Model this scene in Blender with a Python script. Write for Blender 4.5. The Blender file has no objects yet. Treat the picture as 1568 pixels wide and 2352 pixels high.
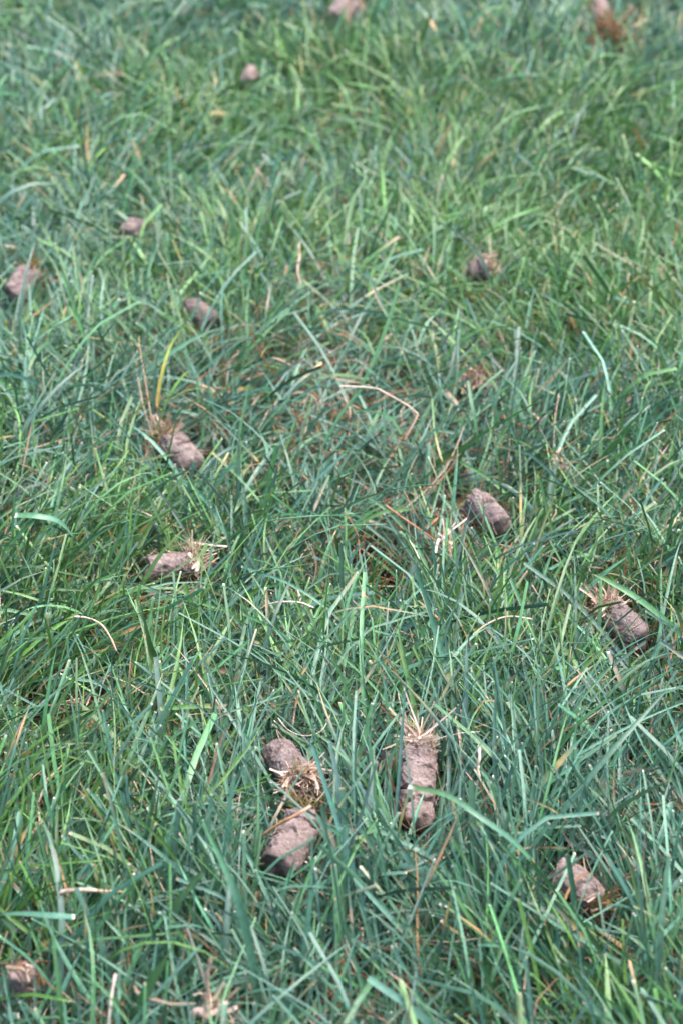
import bpy, math, random
import numpy as np
from mathutils import Vector, Matrix, Euler

R = math.radians
rng = np.random.default_rng(11)
random.seed(5)
sc = bpy.context.scene

# ------------------------------------------------------------------ camera
PITCH = R(33.0)                      # looking down at the lawn
CAM = np.array([0.0, 0.0, 0.525])
LENS, SENS = 35.5, 22.3
PW, PH = 1568.0, 2352.0              # pixel frame used to measure the photograph
FPX = LENS / SENS * PH
cam_d = bpy.data.cameras.new("camera")
cam = bpy.data.objects.new("camera", cam_d)
sc.collection.objects.link(cam)
cam.location = CAM
cam.rotation_euler = (R(90) - PITCH, 0, 0)
cam_d.sensor_fit = 'VERTICAL'
cam_d.sensor_height = SENS
cam_d.sensor_width = SENS * PW / PH
cam_d.lens = LENS
cam_d.clip_start = 0.02
cam_d.clip_end = 500
cam_d.dof.use_dof = True
cam_d.dof.focus_distance = 0.78
cam_d.dof.aperture_fstop = 6.6
sc.camera = cam

# ------------------------------------------------------------------ sky, sun, exposure
SUN_EL, SUN_AZ = R(66), R(75)        # soft light through cloud, high, from the right
w = bpy.data.worlds.new("World")
sc.world = w
w.use_nodes = True
nt = w.node_tree
nt.nodes.clear()
sky = nt.nodes.new("ShaderNodeTexSky")
sky.sky_type = 'NISHITA'
sky.sun_disc = False
sky.sun_elevation = SUN_EL
sky.sun_rotation = SUN_AZ
sky.air_density = 1.0
sky.dust_density = 3.0
sky.ozone_density = 1.0
bg = nt.nodes.new("ShaderNodeBackground")
bg.inputs[1].default_value = 0.15
out = nt.nodes.new("ShaderNodeOutputWorld")
# cloudy dome: brightest overhead, darker towards the horizon
wt_ = nt.nodes.new("ShaderNodeTexCoord")
ws = nt.nodes.new("ShaderNodeSeparateXYZ")
nt.links.new(wt_.outputs["Generated"], ws.inputs[0])
wm = nt.nodes.new("ShaderNodeMapRange")
wm.inputs[1].default_value = 0.0
wm.inputs[2].default_value = 1.0
wm.inputs[3].default_value = 0.06
wm.inputs[4].default_value = 1.42
nt.links.new(ws.outputs[2], wm.inputs[0])
wv = nt.nodes.new("ShaderNodeVectorMath")
wv.operation = 'SCALE'
nt.links.new(sky.outputs[0], wv.inputs[0])
nt.links.new(wm.outputs[0], wv.inputs["Scale"])
nt.links.new(wv.outputs[0], bg.inputs[0])
nt.links.new(bg.outputs[0], out.inputs[0])
sd = bpy.data.lights.new("sun", 'SUN')
sd.energy = 0.75
sd.angle = R(60)
sd.color = (1.0, 0.95, 0.90)
sun = bpy.data.objects.new("sun", sd)
sc.collection.objects.link(sun)
sdir = Vector((math.sin(SUN_AZ) * math.cos(SUN_EL), math.cos(SUN_AZ) * math.cos(SUN_EL), math.sin(SUN_EL)))
sun.rotation_euler = sdir.to_track_quat('Z', 'Y').to_euler()
sun.location = (1, 2, 3)
sc.view_settings.view_transform = 'Standard'
sc.view_settings.look = 'None'
sc.view_settings.gamma = 1
sc.view_settings.use_curve_mapping = False
sc.view_settings.exposure = 2.02
sc.cycles.max_bounces = 6
sc.cycles.diffuse_bounces = 4
sc.cycles.glossy_bounces = 2
sc.cycles.transmission_bounces = 3
sc.cycles.use_adaptive_sampling = False
sc.cycles.use_denoising = True
sc.cycles.denoiser = 'OPENIMAGEDENOISE'
sc.cycles.denoising_prefilter = 'ACCURATE'


# ------------------------------------------------------------------ noise and geometry helpers
def _hash(ix, iy, iz, seed):
    h = (ix.astype(np.int64) * 374761393 + iy.astype(np.int64) * 668265263 +
         iz.astype(np.int64) * 2147483647 + seed * 974634777) & 0xffffffff
    h = ((h ^ (h >> 13)) * 1274126177) & 0xffffffff
    h = ((h ^ (h >> 16)) * 2246822519) & 0xffffffff
    return ((h ^ (h >> 15)) & 0xffffff) / float(0xffffff) * 2 - 1


def vnoise(p, seed=0):
    """smooth value noise, p (...,3) -> (...)"""
    p = np.asarray(p, float)
    i = np.floor(p)
    f = p - i
    f = f * f * f * (f * (f * 6 - 15) + 10)
    r = 0
    for dx in (0, 1):
        for dy in (0, 1):
            for dz in (0, 1):
                wgt = (f[..., 0] if dx else 1 - f[..., 0]) * (f[..., 1] if dy else 1 - f[..., 1]) * (f[..., 2] if dz else 1 - f[..., 2])
                r = r + wgt * _hash(i[..., 0] + dx, i[..., 1] + dy, i[..., 2] + dz, seed)
    return r


def n2(x, y, scale, seed):
    x = np.asarray(x, float)
    y = np.asarray(y, float)
    return vnoise(np.stack([x * scale, y * scale, np.zeros_like(x) + 0.37], -1), seed)


# hollows and humps of the lawn (x, y, radius, height in metres)
MOUNDS = [(-0.03, 1.30, .11, -.022), (0.13, 1.52, .12, .020), (-0.22, 1.25, .09, .012), (0.07, 0.93, .07, -.010),
          (-0.08, 0.88, .07, -.012), (-.12, 1.55, .10, -.012), (.27, 1.35, .10, .012)]


def ground_z(x, y):
    z = 0.013 * n2(x, y, 4.2, 1) + 0.005 * n2(x, y, 11.0, 2)
    for (cx, cy, r, h) in MOUNDS:
        z = z + h * np.exp(-((x - cx) ** 2 + (y - cy) ** 2) / r ** 2)
    return z


cP, sP = math.cos(PITCH), math.sin(PITCH)


def at(px, py, h=0.025):
    """photo pixel (1568 x 2352 frame) -> point at height h above the soil"""
    u, v = (px - PW / 2) / FPX, (py - PH / 2) / FPX
    d = np.array([u, cP - v * sP, -sP - v * cP])
    p = CAM + d * ((h - CAM[2]) / d[2])
    for _ in range(8):                                   # h counts from the uneven soil below
        g_ = float(ground_z(p[0], p[1]))
        p = CAM + d * ((h + g_ - CAM[2]) / d[2])
    return p


def unit(v):
    return v / np.maximum(np.linalg.norm(v, axis=-1, keepdims=True), 1e-9)


def link(o, parent=None):
    sc.collection.objects.link(o)
    if parent is not None:
        o.parent = parent
    return o


def mesh_obj(name, verts, quads, mat, col=None, parent=None, tris=None, smooth=True):
    me = bpy.data.meshes.new(name)
    verts = np.asarray(verts, np.float32).reshape(-1, 3)
    quads = np.asarray(quads, np.int32).reshape(-1, 4)
    tris = np.zeros((0, 3), np.int32) if tris is None else np.asarray(tris, np.int32).reshape(-1, 3)
    loops = np.concatenate([quads.ravel(), tris.ravel()])
    me.vertices.add(len(verts))
    me.vertices.foreach_set("co", verts.ravel())
    me.loops.add(len(loops))
    me.loops.foreach_set("vertex_index", loops)
    npoly = len(quads) + len(tris)
    me.polygons.add(npoly)
    start = np.concatenate([np.arange(len(quads)) * 4, len(quads) * 4 + np.arange(len(tris)) * 3]).astype(np.int32)
    me.polygons.foreach_set("loop_start", start)
    me.update(calc_edges=True)
    me.validate()
    if smooth:
        me.polygons.foreach_set("use_smooth", np.ones(len(me.polygons), bool))
    if col is not None:
        a = me.color_attributes.new("Col", 'FLOAT_COLOR', 'POINT')
        a.data.foreach_set("color", np.asarray(col, np.float32).reshape(-1))
    me.materials.append(mat)
    o = bpy.data.objects.new(name, me)
    return link(o, parent)


def thing(name, loc, label, cat, group=None):
    o = bpy.data.objects.new(name, None)
    o.empty_display_size = 0.01
    o.location = [float(c) for c in loc]
    tag(o, label, cat, group)
    return link(o)


def tag(o, label, cat, group=None):
    o["label"] = label
    o["category"] = cat
    if group:
        o["group"] = group
    return o


# ------------------------------------------------------------------ materials
def new_mat(name):
    m = bpy.data.materials.new(name)
    m.use_nodes = True
    t = m.node_tree
    t.nodes.clear()
    o = t.nodes.new("ShaderNodeOutputMaterial")
    return m, t, o


def leaf_material(name, trans=0.3, rough=0.38, spec=0.5, spots=True):
    m, t, o = new_mat(name)
    L = t.links.new
    at_ = t.nodes.new("ShaderNodeAttribute")
    at_.attribute_name = "Col"
    geo = t.nodes.new("ShaderNodeNewGeometry")
    # fine mottling of the leaf surface
    nz = t.nodes.new("ShaderNodeTexNoise")
    nz.inputs["Scale"].default_value = 420
    nz.inputs["Detail"].default_value = 3
    L(geo.outputs["Position"], nz.inputs["Vector"])
    mr = t.nodes.new("ShaderNodeMapRange")
    mr.inputs[1].default_value = 0.3
    mr.inputs[2].default_value = 0.7
    mr.inputs[3].default_value = 0.82
    mr.inputs[4].default_value = 1.18
    L(nz.outputs[0], mr.inputs[0])
    # veins running along the blade: alpha carries the position across it
    mul = t.nodes.new("ShaderNodeMath")
    mul.operation = 'MULTIPLY'
    mul.inputs[1].default_value = 44.0
    L(at_.outputs["Alpha"], mul.inputs[0])
    sn = t.nodes.new("ShaderNodeMath")
    sn.operation = 'COSINE'
    L(mul.outputs[0], sn.inputs[0])
    vr = t.nodes.new("ShaderNodeMapRange")
    vr.inputs[1].default_value = -1
    vr.inputs[2].default_value = 1
    vr.inputs[3].default_value = 0.9
    vr.inputs[4].default_value = 1.1
    L(sn.outputs[0], vr.inputs[0])
    pr = t.nodes.new("ShaderNodeMath")
    pr.operation = 'MULTIPLY'
    L(mr.outputs[0], pr.inputs[0])
    L(vr.outputs[0], pr.inputs[1])
    mx = t.nodes.new("ShaderNodeVectorMath")
    mx.operation = 'SCALE'
    L(at_.outputs["Color"], mx.inputs[0])
    L(pr.outputs[0], mx.inputs["Scale"])
    col = mx.outputs[0]
    if spots:
        # small tan blight spots
        nz2 = t.nodes.new("ShaderNodeTexNoise")
        nz2.inputs["Scale"].default_value = 130
        nz2.inputs["Detail"].default_value = 2
        L(geo.outputs["Position"], nz2.inputs["Vector"])
        rp = t.nodes.new("ShaderNodeMapRange")
        rp.inputs[1].default_value = 0.70
        rp.inputs[2].default_value = 0.76
        L(nz2.outputs[0], rp.inputs[0])
        mc = t.nodes.new("ShaderNodeMix")
        mc.data_type = 'RGBA'
        L(rp.outputs[0], mc.inputs[0])
        L(col, mc.inputs[6])
        mc.inputs[7].default_value = (0.42, 0.27, 0.12, 1)
        col = mc.outputs[2]
    b = t.nodes.new("ShaderNodeBsdfPrincipled")
    b.inputs["Roughness"].default_value = rough
    b.inputs["Specular IOR Level"].default_value = spec
    L(col, b.inputs["Base Color"])
    bp = t.nodes.new("ShaderNodeBump")
    bp.inputs["Strength"].default_value = 0.35
    bp.inputs["Distance"].default_value = 0.0003
    L(pr.outputs[0], bp.inputs["Height"])
    L(bp.outputs[0], b.inputs["Normal"])
    tr = t.nodes.new("ShaderNodeBsdfTranslucent")
    tint = t.nodes.new("ShaderNodeMix")
    tint.data_type = 'RGBA'
    tint.blend_type = 'MULTIPLY'
    tint.inputs[0].default_value = 1
    L(col, tint.inputs[6])
    tint.inputs[7].default_value = (1.2, 1.35, 0.8, 1)
    L(tint.outputs[2], tr.inputs["Color"])
    ms = t.nodes.new("ShaderNodeMixShader")
    ms.inputs[0].default_value = trans
    L(b.outputs[0], ms.inputs[1])
    L(tr.outputs[0], ms.inputs[2])
    L(ms.outputs[0], o.inputs[0])
    return m


def soil_material(name, base, dark, pale, bump=0.9, fine=900):
    m, t, o = new_mat(name)
    L = t.links.new
    tc = t.nodes.new("ShaderNodeTexCoord")
    n1 = t.nodes.new("ShaderNodeTexNoise")
    n1.inputs["Scale"].default_value = 160
    n1.inputs["Detail"].default_value = 6
    n1.inputs["Roughness"].default_value = 0.65
    L(tc.outputs["Object"], n1.inputs["Vector"])
    rp = t.nodes.new("ShaderNodeValToRGB")
    e = rp.color_ramp.elements
    e[0].position = 0.30
    e[0].color = (*dark, 1)
    e[1].position = 0.50
    e[1].color = (*base, 1)
    e2 = rp.color_ramp.elements.new(0.72)
    e2.color = (*pale, 1)
    L(n1.outputs[0], rp.inputs[0])
    n2_ = t.nodes.new("ShaderNodeTexNoise")
    n2_.inputs["Scale"].default_value = fine
    n2_.inputs["Detail"].default_value = 4
    n2_.inputs["Roughness"].default_value = 0.7
    L(tc.outputs["Object"], n2_.inputs["Vector"])
    mr = t.nodes.new("ShaderNodeMapRange")
    mr.inputs[1].default_value = 0.3
    mr.inputs[2].default_value = 0.7
    mr.inputs[3].default_value = 0.72
    mr.inputs[4].default_value = 1.28
    L(n2_.outputs[0], mr.inputs[0])
    sca = t.nodes.new("ShaderNodeVectorMath")
    sca.operation = 'SCALE'
    L(rp.outputs[0], sca.inputs[0])
    L(mr.outputs[0], sca.inputs["Scale"])
    # pale grit and dark pores
    vo = t.nodes.new("ShaderNodeTexVoronoi")
    vo.inputs["Scale"].default_value = 330
    L(tc.outputs["Object"], vo.inputs["Vector"])
    sp = t.nodes.new("ShaderNodeMapRange")
    sp.inputs[1].default_value = 0.16
    sp.inputs[2].default_value = 0.10
    L(vo.outputs["Distance"], sp.inputs[0])
    sx = t.nodes.new("ShaderNodeSeparateColor")
    L(vo.outputs["Color"], sx.inputs[0])
    gt = t.nodes.new("ShaderNodeMath")
    gt.operation = 'GREATER_THAN'
    gt.inputs[1].default_value = 0.9
    L(sx.outputs[0], gt.inputs[0])
    mm = t.nodes.new("ShaderNodeMath")
    mm.operation = 'MULTIPLY'
    L(sp.outputs[0], mm.inputs[0])
    L(gt.outputs[0], mm.inputs[1])
    mc = t.nodes.new("ShaderNodeMix")
    mc.data_type = 'RGBA'
    L(mm.outputs[0], mc.inputs[0])
    L(sca.outputs[0], mc.inputs[6])
    mc.inputs[7].default_value = (0.5, 0.42, 0.36, 1)
    b = t.nodes.new("ShaderNodeBsdfPrincipled")
    b.inputs["Roughness"].default_value = 0.93
    b.inputs["Specular IOR Level"].default_value = 0.25
    L(mc.outputs[2], b.inputs["Base Color"])
    ad = t.nodes.new("ShaderNodeMath")
    ad.operation = 'MULTIPLY_ADD'
    ad.inputs[1].default_value = 0.35
    L(n2_.outputs[0], ad.inputs[0])
    L(n1.outputs[0], ad.inputs[2])
    bp = t.nodes.new("ShaderNodeBump")
    bp.inputs["Strength"].default_value = bump
    bp.inputs["Distance"].default_value = 0.0022
    L(ad.outputs[0], bp.inputs["Height"])
    L(bp.outputs[0], b.inputs["Normal"])
    L(b.outputs[0], o.inputs[0])
    return m


M_GRASS = leaf_material("grass_leaf", 0.11, 0.36, 0.58)
M_DRY = leaf_material("dry_straw", 0.18, 0.55, 0.35, spots=False)
M_SOIL = soil_material("plug_soil", (0.252, 0.188, 0.166), (0.100, 0.072, 0.061), (0.36, 0.285, 0.255))
M_DARK = soil_material("lawn_soil", (0.055, 0.038, 0.026), (0.02, 0.014, 0.01), (0.12, 0.085, 0.055), 0.8, 500)


def lawn_ground_material():
    """dark soil and thatch under the blades, dull green where the lawn carries on to the horizon"""
    m, t, o = new_mat("lawn_ground")
    L = t.links.new
    geo = t.nodes.new("ShaderNodeNewGeometry")
    n1 = t.nodes.new("ShaderNodeTexNoise")
    n1.inputs["Scale"].default_value = 60
    n1.inputs["Detail"].default_value = 8
    L(geo.outputs["Position"], n1.inputs["Vector"])
    r1 = t.nodes.new("ShaderNodeValToRGB")
    e = r1.color_ramp.elements
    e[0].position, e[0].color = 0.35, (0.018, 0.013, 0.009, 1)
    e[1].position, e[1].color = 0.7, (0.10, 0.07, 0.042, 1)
    L(n1.outputs[0], r1.inputs[0])
    n2_ = t.nodes.new("ShaderNodeTexNoise")
    n2_.inputs["Scale"].default_value = 35
    n2_.inputs["Detail"].default_value = 10
    L(geo.outputs["Position"], n2_.inputs["Vector"])
    r2 = t.nodes.new("ShaderNodeValToRGB")
    e = r2.color_ramp.elements
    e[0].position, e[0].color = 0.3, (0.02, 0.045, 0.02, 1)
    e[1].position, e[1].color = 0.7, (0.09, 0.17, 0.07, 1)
    L(n2_.outputs[0], r2.inputs[0])
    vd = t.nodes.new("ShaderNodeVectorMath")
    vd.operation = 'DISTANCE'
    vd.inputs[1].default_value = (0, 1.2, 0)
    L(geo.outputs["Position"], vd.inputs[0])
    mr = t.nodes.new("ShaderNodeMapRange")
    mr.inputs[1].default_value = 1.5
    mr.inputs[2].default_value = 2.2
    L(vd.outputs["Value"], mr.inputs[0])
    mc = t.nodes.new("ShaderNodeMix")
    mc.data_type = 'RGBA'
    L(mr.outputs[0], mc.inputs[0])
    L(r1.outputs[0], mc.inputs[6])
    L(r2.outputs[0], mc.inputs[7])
    b = t.nodes.new("ShaderNodeBsdfPrincipled")
    b.inputs["Roughness"].default_value = 0.95
    b.inputs["Specular IOR Level"].default_value = 0.15
    L(mc.outputs[2], b.inputs["Base Color"])
    bp = t.nodes.new("ShaderNodeBump")
    bp.inputs["Distance"].default_value = 0.006
    L(n1.outputs[0], bp.inputs["Height"])
    L(bp.outputs[0], b.inputs["Normal"])
    L(b.outputs[0], o.inputs[0])
    return m


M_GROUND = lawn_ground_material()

# ------------------------------------------------------------------ ground: one sheet to the horizon, with the cored holes in it
HOLES = [(at(872, 1335, 0.0)[:2], 0.0135), (at(95, 1700, 0.0)[:2], 0.009)]


def axis(lo, hi, centres):
    a = [np.array([-120, -60, -30, -15, -8, -5, -3.5, -2.5, -2]), np.arange(lo, hi, 0.025),
         np.array([4, 5, 7, 10, 18, 35, 70, 130])]
    for c in centres:
        a.append(np.arange(c - 0.018, c + 0.018, 0.0016))
    v = np.unique(np.round(np.concatenate(a), 5))
    return v


gx = axis(-1.6, 1.6, [h[0][0] for h in HOLES])
gy = axis(-1.0, 3.6, [h[0][1] for h in HOLES])
GX, GY = np.meshgrid(gx, gy)
GZ = ground_z(GX, GY)
for (hc, hr) in HOLES:
    ang = np.arctan2(GY - hc[1], GX - hc[0])
    d = np.hypot(GX - hc[0], GY - hc[1]) + 0.0009 * np.sin(3 * ang + 1) + 0.0006 * np.sin(7 * ang)
    GZ = np.where(d < hr, GZ - 0.04 * np.clip((hr - d) / 0.0025, 0, 1), GZ)
nx, ny = len(gx), len(gy)
ii = (np.arange(ny - 1)[:, None] * nx + np.arange(nx - 1)[None]).ravel()
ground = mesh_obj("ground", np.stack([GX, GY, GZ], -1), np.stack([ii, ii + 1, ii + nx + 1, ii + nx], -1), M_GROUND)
ground["kind"] = "structure"


# ------------------------------------------------------------------ strips: grass leaves and straws
def strips(P, W, side, nrm, fold, C):
    """P (N,n,3) centre lines, W (N,n) half widths, side/nrm (N,n,3), fold (N,) V depth, C (N,n,3) colour -> verts, quads, colours"""
    N, n = W.shape
    mid = P - nrm * (W * fold[:, None])[..., None]
    V = np.stack([P - side * W[..., None], mid, P + side * W[..., None]], 2)        # N,n,3,3
    base = (np.arange(N) * n * 3)[:, None, None]
    k = (np.arange(n - 1) * 3)[None, :, None]
    j = np.arange(2)[None, None, :]
    a = base + k + j
    Q = np.stack([a, a + 1, a + 4, a + 3], -1).reshape(-1, 4)
    A = np.broadcast_to(np.array([0.0, 0.5, 1.0])[None, None, :, None], (N, n, 3, 1))
    CC = np.concatenate([np.broadcast_to(C[:, :, None, :], (N, n, 3, 3)), A], -1).copy()
    CC[:, :, 1, :3] *= 1.12                                                        # pale midrib
    return V.reshape(-1, 3), Q, CC.reshape(-1, 4)


def frames(P, roll):
    T = unit(np.gradient(P, axis=1))
    up = np.zeros_like(T)
    up[..., 2] = 1
    # leaf lies with its face up: side is horizontal where it can be
    S = np.cross(T, up)
    hv = np.stack([-T[..., 1], T[..., 0], 0 * T[..., 0]], -1)
    S = unit(S + 1e-5 * hv + 1e-6)
    Nn = unit(np.cross(S, T))
    c, s = np.cos(roll)[..., None], np.sin(roll)[..., None]
    return T, S * c + Nn * s, Nn * c - S * s


def grow(root, az, el0, bend, L, curl, n, p=1.4, wob=0.0):
    """centre lines that start at root at elevation el0 and bow over by 'bend' radians"""
    N = len(az)
    s = np.linspace(0, 1, n)
    el = el0[:, None] - bend[:, None] * (s[None] ** p)
    a = az[:, None] + curl[:, None] * (s[None] ** 1.3)
    if wob:
        a = a + wob * np.sin(s[None] * (4 + 5 * rng.random((N, 1))) + 6.3 * rng.random((N, 1)))
    d = np.stack([np.cos(el) * np.cos(a), np.cos(el) * np.sin(a), np.sin(el)], -1)
    step = d[:, :-1] * 0.5 + d[:, 1:] * 0.5
    P = np.concatenate([np.zeros((N, 1, 3)), np.cumsum(step, 1)], 1) * (L[:, None, None] / (n - 1))
    return root[:, None] + P


# ---- the soil plugs: (soil end px, turf end px, diameter m, heights, ...), measured on the photograph
# soil end (x,y,h), turf end (x,y,h), diameter
PLUGS = [
    dict(a=(640, 1990, .022), b=(702, 1878, .027), d=.0165, tuft='mossy', n=60, cracks=(0.45, 0.80), rad=0.0055, up=0.3,
         label="grey soil plug with a smooth cracked end and mossy brown turf cap"),
    dict(a=(637, 1722, .027), b=(692, 1800, .029), d=.0145, tuft='dense', n=420, cracks=(0.3,), rad=0.0095, up=0.4,
         label="soil plug ending in a thick round brush of pale straw facing the viewer"),
    dict(a=(957, 1893, .017), b=(962, 1722, .030), d=.0155, tuft='straw', n=95, cracks=(0.42, 0.68, .2), rad=0.0085, up=1.1,
         label="longest soil plug, standing lengthwise with a loose straw crown on its upper end"),
    dict(a=(1150, 1212, .024), b=(1085, 1150, .030), d=.0172, tuft='scrap', n=22, cracks=(0.55,), rad=0.004, up=0.2,
         label="smooth pale soil plug with a long dark crack and nearly no turf, right of centre"),
    dict(a=(1472, 1475, .020), b=(1395, 1400, .026), d=.0152, tuft='straw', n=110, cracks=(0.85,), rad=0.0075, up=0.5,
         label="crumbly soil plug with matted straw on its upper left end, near the right edge"),
    dict(a=(338, 1310, .023), b=(440, 1300, .024), d=.0158, tuft='straw', n=95, cracks=(), rad=0.010, up=1.6, stub=True,
         label="fibrous soil plug lying sideways with straw and a green stub on its right"),
    dict(a=(446, 1076, .021), b=(385, 1010, .029), d=.0180, tuft='roots', n=120, cracks=(0.5,), rad=0.009, up=0.4, sprout=True,
         label="soil plug with a rooty end from which a tall yellow-green shoot grows"),
    dict(a=(488, 745, .016), b=(440, 703, .024), d=.0155, tuft='scrap', n=14, cracks=(), rad=0.004, up=0.2,
         label="half buried blurred soil plug behind the one with the yellow shoot"),
    dict(a=(322, 512, .026), b=(290, 545, .020), d=.0165, tuft='scrap', n=16, cracks=(), rad=0.004, up=0.2,
         label="small rounded pinkish plug, out of focus in the upper left grass"),
    dict(a=(32, 684, .026), b=(72, 626, .038), d=.0165, tuft='mossy', n=110, cracks=(), rad=0.006, up=0.6, leaf=True,
         label="soil plug with a pale yellow leaf scrap on top, at the left edge"),
    dict(a=(1088, 628, .020), b=(1125, 612, .026), d=.0165, tuft='straw', n=55, cracks=(0.5,), rad=0.009, up=0.7,
         label="broken soil plug with straw on its right, among tall blades at upper right"),
    dict(a=(1272, 2000, .024), b=(1372, 2078, .022), d=.0155, tuft='mossy', n=60, cracks=(0.6,), rad=0.007, up=0.1,
         label="soil plug sunk in the grass at lower right with a brown and yellow turf end"),
    dict(a=(52, 2268, .024), b=(50, 2228, .040), d=.0088, tuft='scrap', n=14, cracks=(), rad=0.003, up=0.2,
         label="small ragged soil plug seen end on in the bottom left corner"),
    dict(a=(1098, 905, .010), b=(1096, 872, .024), d=.0190, tuft='flat', n=120, cracks=(), rad=0.0095, up=0.25,
         label="upright soil plug showing only its chopped straw top, right of the bent straw"),
    dict(a=(1372, 10, .026), b=(1385, 58, .024), d=.0185, tuft='straw', n=50, cracks=(0.5,), rad=0.009, up=0.3,
         label="blurred soil plug at the top edge near the right corner"),
    dict(a=(768, 50, .028), b=(806, 14, .036), d=.0260, tuft='dense', n=220, cracks=(), rad=0.018, up=0.8,
         label="blurred tan topped soil plug at the middle of the top edge"),
    dict(a=(578, 166, .034), b=(566, 194, .030), d=.0160, tuft='scrap', n=22, cracks=(), rad=0.005, up=0.1,
         label="blurred pink soil plug nearly swallowed by grass near the upper left"),
]
# worn spots where the grass lies open round a loose clump
THINNED = [dict(A=at(1382, 62, .046), B=at(1418, 108, .046), d=.020, rad=.004, cover=.30)]
PGROUP = "soil plugs scattered on the lawn by aeration"
for q in PLUGS:
    up_ = 0.002 + 0.010 * min(1, max(0, (900 - q['a'][1]) / 400))        # longer grass carries the far ones higher
    q['A'] = at(q['a'][0], q['a'][1], q['a'][2] + up_)
    q['B'] = at(q['b'][0], q['b'][1], q['b'][2] + up_)
# loose straw clumps without a soil core
CLUMPS = [
    dict(p=(1026, 1243, .028), n=18, rad=.003, L=.012, label="small frayed tuft of pale straw hanging on blades left of the smooth pale plug"),
    dict(p=(1402, 85, .044), n=190, rad=.022, L=.032, pal='rusty', label="blurred rusty straw clump below the plug near the top right corner"),
    dict(p=(1283, 1062, .028), n=16, rad=.004, L=.017, label="pale torn husk caught in the grass below the forked twig"),
]

# ------------------------------------------------------------------ lawn fields
CTRL = []
for (px, py, a, k, up) in [(300, 2050, 62, .55, 0), (280, 1480, 45, .75, -6), (90, 1000, 120, .35, -4), (520, 640, 65, .45, -6),
                           (1420, 1000, 75, .6, 8), (1200, 2080, 135, .85, 4), (800, 2150, 115, .35, 2), (800, 1380, 20, .15, -14),
                           (1150, 450, 62, .4, 8), (250, 230, 118, .4, 0), (600, 1700, 48, .7, -4), (800, 950, 20, .2, -16),
                           (1350, 1600, 110, .4, 0), (850, 150, 60, .35, 4), (100, 1750, 50, .5, 0), (1480, 250, 55, .5, 6)]:
    q = at(px, py)
    CTRL.append((q[0], q[1], R(a), k, R(up)))
CTRL = np.array(CTRL)


def field(x, y):
    d2 = (x[:, None] - CTRL[None, :, 0]) ** 2 + (y[:, None] - CTRL[None, :, 1]) ** 2
    sg = 0.05 + 0.07 * CTRL[None, :, 1]
    wt = np.exp(-d2 / (2 * sg ** 2)) + 1e-9
    wt = wt / wt.sum(1, keepdims=True)
    vx = (wt * CTRL[None, :, 3] * np.cos(CTRL[None, :, 2])).sum(1)
    vy = (wt * CTRL[None, :, 3] * np.sin(CTRL[None, :, 2])).sum(1)
    up = (wt * CTRL[None, :, 4]).sum(1)
    return np.arctan2(vy, vx), np.hypot(vx, vy), up


def region(N):
    """random points over the visible patch of lawn and a wide margin round it"""
    y = rng.random(N * 5) * 2.82 + 0.05
    x = (rng.random(N * 5) * 2 - 1) * 1.4
    keep = np.abs(x) < 0.66 + 0.25 * y
    x, y = x[keep], y[keep]
    # fewer on the far side of the frame and out past its edges
    edge = np.abs(x) - (0.16 + 0.21 * y)
    pr = np.where(edge > 0.06, 0.34, 1.0) * np.where(y > 2.15, 0.5, 1.0) * np.interp(y, [.6, 1.2, 1.7], [1, .72, .6])
    k = rng.random(len(x)) < pr
    return x[k][:N], y[k][:N]


def spot(x, y, px, py, rx):
    """soft mask round a photo pixel, rx in metres"""
    c = at(px, py, 0.01)
    return np.exp(-(((x - c[0]) / rx) ** 2 + ((y - c[1]) / (rx * 1.3)) ** 2))


def dryness(x, y):
    d = 0.24 + 0.32 * n2(x, y, 9, 21) + 0.14 * n2(x, y, 24, 22)
    d = d + 0.35 * spot(x, y, 1150, 560, .16) + 0.45 * spot(x, y, 700, 900, .09) + .35 * spot(x, y, 1150, 90, .2)
    d = d + 0.35 * spot(x, y, 1250, 1330, .06) + 0.4 * spot(x, y, 1000, 1230, .05) + .3 * spot(x, y, 1480, 1480, .05)
    d = d - 0.3 * spot(x, y, 750, 620, .1) - .2 * spot(x, y, 450, 1500, .08)
    return np.clip(d, 0, 1)


def sparse(x, y):
    s = 0.25 * np.clip(n2(x, y, 16, 31) - 0.15, 0, 1) + .75 * np.clip(n2(x, y, 62, 33) + .02, 0, 1)
    s = s + 0.5 * spot(x, y, 660, 900, .04) + 0.4 * spot(x, y, 900, 1000, .04) + .75 * spot(x, y, 868, 1325, .022)
    s = s + .5 * spot(x, y, 1000, 1240, .025) + .6 * spot(x, y, 85, 1700, .02) + .4 * spot(x, y, 870, 340, .05) + .35 * spot(x, y, 1460, 60, .07)
    return np.clip(s, 0, 0.85)


def seg_dist(P, A, B):
    AB = B - A
    t = np.clip(((P - A) @ AB) / (AB @ AB), 0, 1)
    return np.linalg.norm(P - (A + t[..., None] * AB), axis=-1), t


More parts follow.
